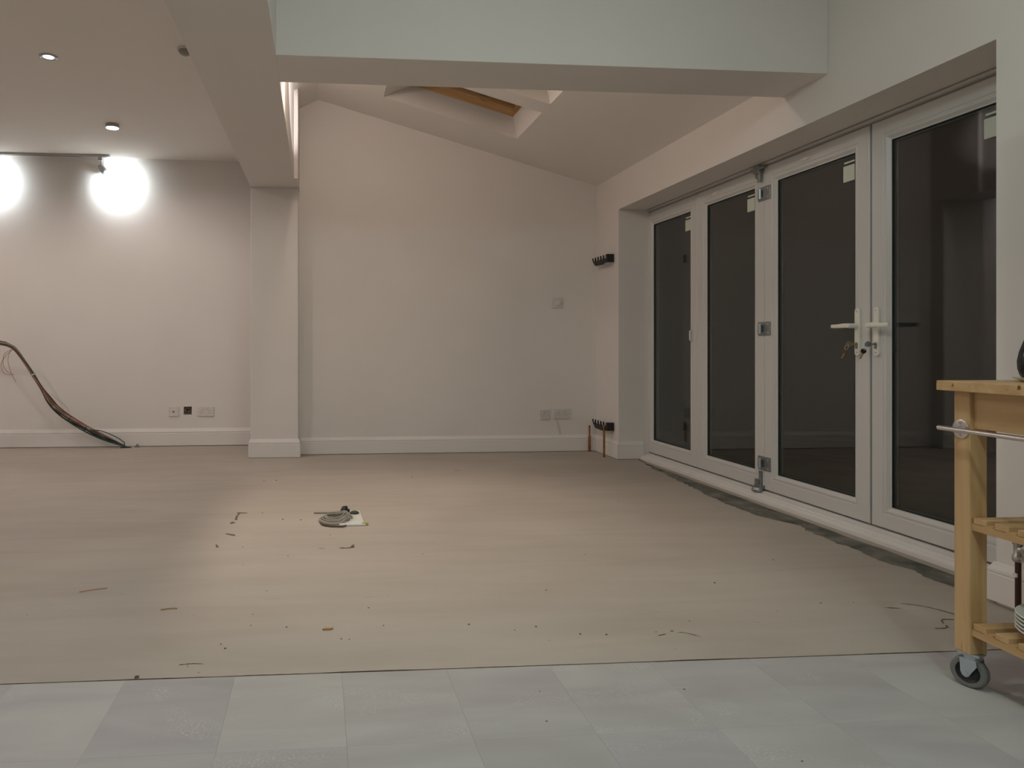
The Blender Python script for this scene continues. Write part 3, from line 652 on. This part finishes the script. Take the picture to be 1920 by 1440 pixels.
# ------------------------------------------------------------------ radiator brackets and tails in the far corner
def comb(z, label):
    t = thing('comb_bracket', label, 'bracket', (2.385, 5.46, z))
    pts = [(0.0, -0.030), (0.0, 0.036), (0.035, 0.036)]
    for k in range(5):
        y0 = 0.035 + k * 0.056
        for a in range(180, 361, 20): pts.append((y0 + 0.025 + 0.025 * math.cos(R(a)), 0.036 + 0.042 * math.sin(R(a))))
        pts.append((y0 + 0.056, 0.036))
    pts = pts[:-1] + [(0.319, 0.030), (0.250, -0.036), (0.10, -0.040), (0.07, -0.032)]
    bm = B(); prism(bm, [(-0.045, y, zz) for y, zz in pts], (0.010, 0, 0))
    obj('cradle_comb', bm, M_black, t)
    bm = B(); bx(bm, -0.044, 0.012, 0.002, 0.033, -0.030, 0.0355); obj('wall_plate', bm, M_black, t, bevel=0.002)
    bm = B(); cyl(bm, (-0.048, 0.018, 0.010), (-0.042, 0.018, 0.010), 0.006, 10); obj('screw', bm, M_gal, t)['kind'] = 'stuff'
    return t
comb(1.622, 'black comb-shaped bracket high on the wall beside the bifold doors')
comb(0.248, 'black comb-shaped bracket just above the skirting between two copper pipes')
t = thing('copper_tail', 'copper pipe stub rising against the far corner skirting, left of the pair', 'pipe', (2.325, 5.795, 0))
bm = B(); cyl(bm, (0, 0, 0), (0, 0, 0.225), 0.0075, 14); obj('pipe', bm, M_copper, t, smooth=True)
bm = B(); cyl(bm, (0, 0, 0.0), (0, 0, 0.125), 0.011, 14); cyl(bm, (0, 0, 0.125), (0, 0, 0.140), 0.011, 14, 0.0075); obj('sleeve', bm, M_copper, t, smooth=True)
bm = B(); cyl(bm, (0, 0, 0.148), (0, 0, 0.155), 0.0085, 12); obj('olive', bm, M_brass, t, smooth=True)
t = thing('copper_tail', 'copper pipe stub in front of the lower black bracket, right of the pair', 'pipe', (2.345, 5.49, 0))
bm = B(); cyl(bm, (-0.02, 0, 0), (-0.02, 0, 0.245), 0.0085, 14); obj('pipe', bm, M_copper, t, smooth=True)
bm = B(); cyl(bm, (-0.02, 0, 0.245), (-0.02, 0, 0.262), 0.011, 14); obj('cap', bm, M_copper, t, smooth=True)

# ------------------------------------------------------------------ floor box with coiled lead
t = thing('floor_box', 'white floor box plate lying on the screed under a coiled grey lead', 'floor socket', (0.155, 3.66, 0), R(2))
boxobj('base_plate', (-0.02, 0.075, -0.12, 0.13, 0.0, 0.012), M_china, t, bevel=0.003)
bm = B(); bx(bm, -0.055, 0.08, -0.152, -0.128, 0.0, 0.012); bx(bm, -0.055, 0.076, -0.120, -0.110, 0.0, 0.010); obj('lid', bm, M_china, t, bevel=0.003)
boxobj('yellow_tab', (0.060, 0.092, -0.150, -0.136, 0.0, 0.014), mat('yellow_plastic', (0.45, 0.38, 0.08), 0.5), t)
bm = B(); lathe(bm, [(0, 0), (0.022, 0), (0.026, 0.006), (0.014, 0.012), (0, 0.010)], 14, (0.040, 0.065, 0.012)); obj('cable_hole', bm, mat('green_black_rubber', (0.03, 0.05, 0.035), .6), t, smooth=True)
bm = B()
for k in range(6):
    a = k * 1.05; bx(bm, -0.024, 0.024, -0.010, 0.010, -0.008, 0.008, Matrix.Rotation(a, 3, 'Z') @ Matrix.Rotation(a * .7, 3, 'Y'))
bmesh.ops.translate(bm, vec=(-0.010, 0.06, 0.030), verts=bm.verts); obj('cable_gland', bm, mat('very_dark_green_plastic', (0.014, 0.022, 0.016), .5), t, bevel=0.002)
t2 = thing('coiled_lead', 'flat coil of grey twin lead lying half on the white floor box', 'cable', (0.09, 3.60, 0))
bm = B(); P = []
for i in range(5 * 24 + 1):
    a = 2 * math.pi * i / 24; k = i / 24
    rx = 0.085 - 0.007 * k + 0.006 * math.sin(k * 5); ry = 0.105 - 0.009 * k + 0.008 * math.cos(k * 3)
    x = 0.000 + rx * math.cos(a); y = 0.01 + ry * math.sin(a) + 0.006 * k; over = max(0, min(1, (x - 0.02) / 0.03))
    P.append(Vector((x, y, 0.006 + 0.014 * over + 0.0042 * k)))
tube(bm, P, 0.0048, 8); obj('lead', bm, M_cgrey, t2, smooth=True)
bm = B(); tube(bm, crom([(0.05, 0.12, 0.03), (0.0, 0.165, 0.012), (-0.06, 0.18, 0.006), (-0.115, 0.185, 0.006)], 6), 0.0042, 8); obj('lead_end', bm, M_cgrey, t2, smooth=True)
bm = B(); tube(bm, crom([(-0.082, 0.0, 0.008), (-0.070, -0.065, 0.006), (-0.03, -0.100, 0.006), (0.03, -0.112, 0.006), (0.05, -0.11, 0.010)], 6), 0.0046, 8); obj('lead_end', bm, M_cbrn, t2, smooth=True)

# ------------------------------------------------------------------ small debris on the screed
def chip(name, x, y, l, w_, h, m, label, cat, rz=0.0, group=None):
    bm = B(); pts = [(-l / 2, -w_ / 3), (l / 3, -w_ / 2), (l / 2, w_ / 5), (-l / 5, w_ / 2)]
    prism(bm, [(a, b, 0) for a, b in pts], (0, 0, h))
    o = obj(name, bm, m, loc=(x, y, 0.0)); o.rotation_euler = (0, 0, rz); return tag(o, label, cat, group)
chip('wood_chip', 0.030, 2.243, 0.036, 0.012, 0.005, M_chip, 'tan sliver of wood on the screed, left of centre near the tiles', 'wood chip', 0.1)
chip('wood_chip', 1.130, 2.140, 0.012, 0.008, 0.003, M_chip, 'tiny brown wood chip on the screed right of centre near the tiles', 'wood chip', 0.1)
chip('plaster_crumb', -0.50, 1.962, 0.013, 0.008, 0.005, M_grit, 'dark crumb on the tile edge line at lower left', 'crumb', 0.4)
bm = B(); tube(bm, crom([(-0.885, 2.655, 0.002), (-0.84, 2.672, 0.003), (-0.795, 2.690, 0.002)], 5), 0.0012, 6)
tag(obj('wire_offcut', bm, M_cred, smooth=True), 'thin reddish wire offcut on the floor at lower left', 'wire')
bm = B(); tube(bm, crom([(-0.545, 2.455, 0.002), (-0.51, 2.462, 0.003), (-0.49, 2.462, 0.002)], 5), 0.0018, 6)
tag(obj('twig', bm, M_chip, smooth=True), 'short dark sliver on the floor right of the reddish wire', 'sliver')
spots = [(495, 902), (518, 901), (530, 974), (564, 975), (492, 962), (619, 1003), (455, 1026), (540, 1042), (773, 895), (792, 1039), (500, 1108), (474, 1152), (537, 1176), (470, 1173), (719, 1173), (879, 1171), (640, 1198), (655, 1199), (414, 1208), (422, 1216), (352, 1250), (187, 1277), (691, 1140), (1024, 1107), (1088, 1189), (1340, 960), (1293, 1165), (1539, 1131), (1012, 1297), (1504, 1428), (1283, 1293), (1025, 1353), (1160, 940), (1450, 1050), (1600, 1130), (965, 1182), (1005, 1175), (1137, 1190), (1340, 1093), (1230, 1185)]
bm = B()
for (u, v) in spots:
    k = 0.92 * F / (v - PY); a = (u - PX) / F * k; x = k * SN + a * CS; y = k * CS - a * SN
    g = random.uniform(0.6, 1.2) * 0.0034 * (k / 2.5) ** 0.6
    M = Matrix.Translation((x, y, g * 0.3)) @ Matrix.Rotation(random.uniform(0, 3), 4, 'Z') @ Matrix.Diagonal((g * 1.2, g, g * 0.5, 1))
    res = bmesh.ops.create_icosphere(bm, subdivisions=1, radius=1.0, matrix=M)
o = tag(obj('grit', bm, M_grit), 'tiny dark specks of grit scattered over the whole floor', 'grit'); o['kind'] = 'stuff'

# ------------------------------------------------------------------ radiator at the right edge
t = thing('tall_radiator', 'tall dark vertical radiator on the wall, just a sliver at the right edge', 'radiator', (2.30, 1.862, 0))
for k in range(6):
    bm = B(); y0 = 0.226 - k * 0.078; bx(bm, 0.0, 0.035, y0 - 0.070, y0, 0.28, 1.69); obj('panel', bm, M_rad, t, bevel=0.006)
for z in (0.31, 1.61): boxobj('header', (0.036, 0.056, -0.23, 0.21, z, z + 0.04), M_rad, t, bevel=0.004)
for y in (-0.15, 0.12):
    for z in (0.40, 1.5): boxobj('wall_bracket', (0.0365, 0.10, y, y + 0.03, z, z + 0.05), M_rad, t)
t = thing('radiator_valve', 'chrome radiator valve on a dark pipe behind the trolley', 'valve', (2.325, 2.128, 0))
bm = B(); cyl(bm, (0, 0, -0.0), (0, 0, 0.205), 0.0085, 16); obj('pipe', bm, M_pipe_old, t, smooth=True)
bm = B(); lathe(bm, [(0, 0.196), (0.013, 0.196), (0.016, 0.202), (0.016, 0.216), (0.012, 0.222), (0.012, 0.250), (0.015, 0.254), (0.015, 0.275), (0, 0.275)], 20)
cyl(bm, (0, 0, 0.238), (0, -0.040, 0.238), 0.011, 14); cyl(bm, (0, -0.018, 0.238), (0, -0.030, 0.238), 0.015, 6); obj('valve_body', bm, M_chrome, t, smooth=True)
bm = B(); lathe(bm, [(0.014, 0.275), (0.018, 0.280), (0.019, 0.32), (0.016, 0.33), (0, 0.332)], 20); obj('valve_cap', bm, M_upvc, t, smooth=True)
bm = B(); bx(bm, -0.013, -0.008, -0.006, 0.006, 0.145, 0.158); obj('pipe_clip', bm, M_plast, t)

# ------------------------------------------------------------------ kitchen trolley
TR = thing('kitchen_trolley', 'light birch kitchen trolley on castors with slatted shelves and steel rail', 'trolley', (1.722, 1.750, 0), R(-1.67))
LW, LD, TT = 0.500, 0.500, 0.822
boxobj('tabletop', (-0.030, LW + 0.030, -LD - 0.023, 0.023, TT - 0.0265, TT), W_x, TR, bevel=0.002)
legs = [(0, -0.047), (LW - 0.05, -0.047), (0, -LD), (LW - 0.05, -LD)]
def make_leg(x, y):
    bm = B(); bx(bm, 0, 0.050, 0, 0.047, 0.096, TT - 0.0268); return obj('leg', bm, W_z, TR, bevel=0.003, loc=(x, y, 0))
leg0 = None
for x, y in legs:
    if leg0 is None: leg0 = make_leg(x, y)
    else: o = leg0.copy(); COL.objects.link(o); o.location = (x, y, 0)
boxobj('apron', (0.012, 0.032, -LD + 0.047, -0.047, 0.697, TT - 0.0268), W_y, TR, bevel=0.001)
boxobj('apron', (LW - 0.032, LW - 0.012, -LD + 0.047, -0.047, 0.697, TT - 0.0268), W_y, TR, bevel=0.001)
boxobj('apron', (0.05, LW - 0.05, -0.036, -0.016, 0.697, TT - 0.0268), W_x, TR, bevel=0.001)
boxobj('apron', (0.05, LW - 0.05, -LD + 0.012, -LD + 0.032, 0.697, TT - 0.0268), W_x, TR, bevel=0.001)
slat0 = None
for zs in (0.182, 0.462):
    for x0 in (0.006, LW - 0.028):
        pts = [(-LD + 0.047, zs - 0.034), (-0.047, zs - 0.034)]
        top = []
        n = 60
        for i in range(n + 1):
            y = -0.047 - (LD - 0.094) * i / n; ph = ((-y - 0.047) % 0.0605) / 0.0605
            top.append((y, zs - 0.0165 + (0.006 * math.sin(math.pi * (ph - 0.62) / 0.38) if ph > 0.62 else 0)))
        bm = B(); prism(bm, [(x0, y, z) for y, z in pts + top], (0.022, 0, 0)); obj('shelf_rail', bm, W_y, TR)
    for k in range(7):
        y1 = -0.050 - k * 0.0605
        if slat0 is None:
            bm = B(); bx(bm, 0.007, LW - 0.007, -0.037, 0, -0.016, 0); o = slat0 = obj('slat', bm, W_x, TR, bevel=0.0015)
        else: o = slat0.copy(); COL.objects.link(o)
        o.location = (0, y1, zs)
# towel rail on the left side
tr = bpy.data.objects.new('towel_rail', None)
bm = B(); cyl(bm, (-0.034, 0.010, 0.694), (-0.034, -LD + 0.02, 0.694), 0.0066, 16)
cyl(bm, (-0.034, -0.020, 0.694), (0, -0.020, 0.694), 0.004, 12); cyl(bm, (-0.034, -LD + 0.04, 0.694), (0, -LD + 0.04, 0.694), 0.004, 12)
bar = obj('towel_bar', bm, M_chrome, TR, smooth=True)
for yy in (-0.0235, -LD + 0.04):
    bm = B(); lathe(bm, [(0, 0.0), (0.025, 0.0), (0.025, 0.003), (0.022, 0.004), (0, 0.004)], 28, (0, yy, 0.694), (-1, 0, 0)); obj('rail_disc', bm, M_chrome, bar, smooth=True)
    bm = B(); [cyl(bm, (-0.004, yy, 0.694 + dz), (-0.0052, yy, 0.694 + dz), 0.004, 8) for dz in (-0.016, 0.016)]; obj('screw', bm, M_alu, bar)['kind'] = 'stuff'
bpy.data.objects.remove(tr)
# castors
def castor(x, y, rz):
    bm = B(); bx(bm, -0.020, 0.020, -0.024, 0.024, 0.090, 0.096); cyl(bm, (0, 0, 0.080), (0, 0, 0.092), 0.018, 18); bx(bm, -0.022, 0.022, -0.018, 0.018, 0.076, 0.081)
    for s in (-1, 1):
        prism(bm, [(s * 0.0205, 0.018, 0.081), (s * 0.0205, -0.018, 0.081), (s * 0.0205, -0.020 + 0.0, 0.066), (s * 0.0205, -0.006, 0.042), (s * 0.0205, -0.002, 0.034), (s * 0.0205, 0.005, 0.031), (s * 0.0205, 0.012, 0.035), (s * 0.0205, 0.016, 0.044)], (s * 0.0022, 0, 0))
    c = obj('castor', bm, M_zinc, TR, bevel=0.0006, loc=(x, y, 0)); c.rotation_euler = (0, 0, rz)
    bm = B(); lathe(bm, [(0.028, -0.0125), (0.037, -0.0125), (0.041, -0.009), (0.0425, 0), (0.041, 0.009), (0.037, 0.0125), (0.028, 0.0125)], 40, (0, 0.004, 0.0425), (1, 0, 0)); obj('tyre', bm, M_rub, c, smooth=True)
    bm = B(); lathe(bm, [(0, -0.009), (0.008, -0.009), (0.010, -0.004), (0.022, -0.004), (0.029, -0.010), (0.029, 0.010), (0.022, 0.004), (0.010, 0.004), (0.008, 0.009), (0, 0.009)], 32, (0, 0.004, 0.0425), (1, 0, 0)); obj('hub', bm, M_hub, c, smooth=True)
    bm = B(); cyl(bm, (-0.0255, 0.004, 0.0425), (0.0255, 0.004, 0.0425), 0.0055, 12); obj('axle', bm, M_zinc, c, smooth=True)
for x, y in legs: castor(x + 0.025, y + 0.020, R(24))

# ------------------------------------------------------------------ things on the trolley
def on_trolley(lx, ly, z):
    a = R(-1.67); return (1.722 + lx * math.cos(a) - ly * math.sin(a), 1.750 + lx * math.sin(a) + ly * math.cos(a), z)
p = (1.857, 1.533)
for k in range(5):
    t = thing('dinner_plate', ['lowest', 'second lowest', 'middle', 'second highest', 'topmost'][k] + ' white plate of the stack on the trolley\'s bottom shelf', 'plate', (p[0], p[1], 0.1825 + 0.0095 * k), group='white plates stacked on the bottom shelf')
    bm = B(); lathe(bm, [(0, 0.002), (0.060, 0.002), (0.062, 0.0), (0.068, 0.0), (0.072, 0.004), (0.100, 0.012), (0.128, 0.022), (0.130, 0.024), (0.128, 0.026), (0.100, 0.017), (0.070, 0.009), (0, 0.007)], 64)
    obj('body', bm, M_china, t, smooth=True)
q = (1.861, 1.653)
bm = B(); lathe(bm, [(0, 0), (0.028, 0), (0.034, 0.003), (0.048, 0.010), (0.049, 0.012), (0.034, 0.006), (0, 0.004)], 40)
tag(obj('saucer', bm, M_china, smooth=True, loc=(q[0], q[1], TT + 0.0003)), 'small white saucer under the dark carafe on the trolley top', 'saucer')
t = thing('carafe', 'near-black round-bellied glass carafe on the trolley top at the right edge', 'carafe', (q[0], q[1], TT + 0.0045))
bm = B(); lathe(bm, [(0, 0), (0.026, 0), (0.034, 0.012), (0.039, 0.030), (0.040, 0.050), (0.036, 0.075), (0.028, 0.100), (0.022, 0.118), (0.018, 0.14), (0.017, 0.19), (0, 0.19)], 40); obj('body', bm, M_bottle, t, smooth=True)
bm = B(); lathe(bm, [(0, 0.19), (0.020, 0.19), (0.020, 0.215), (0, 0.218)], 30); obj('stopper', bm, M_black, t, smooth=True)
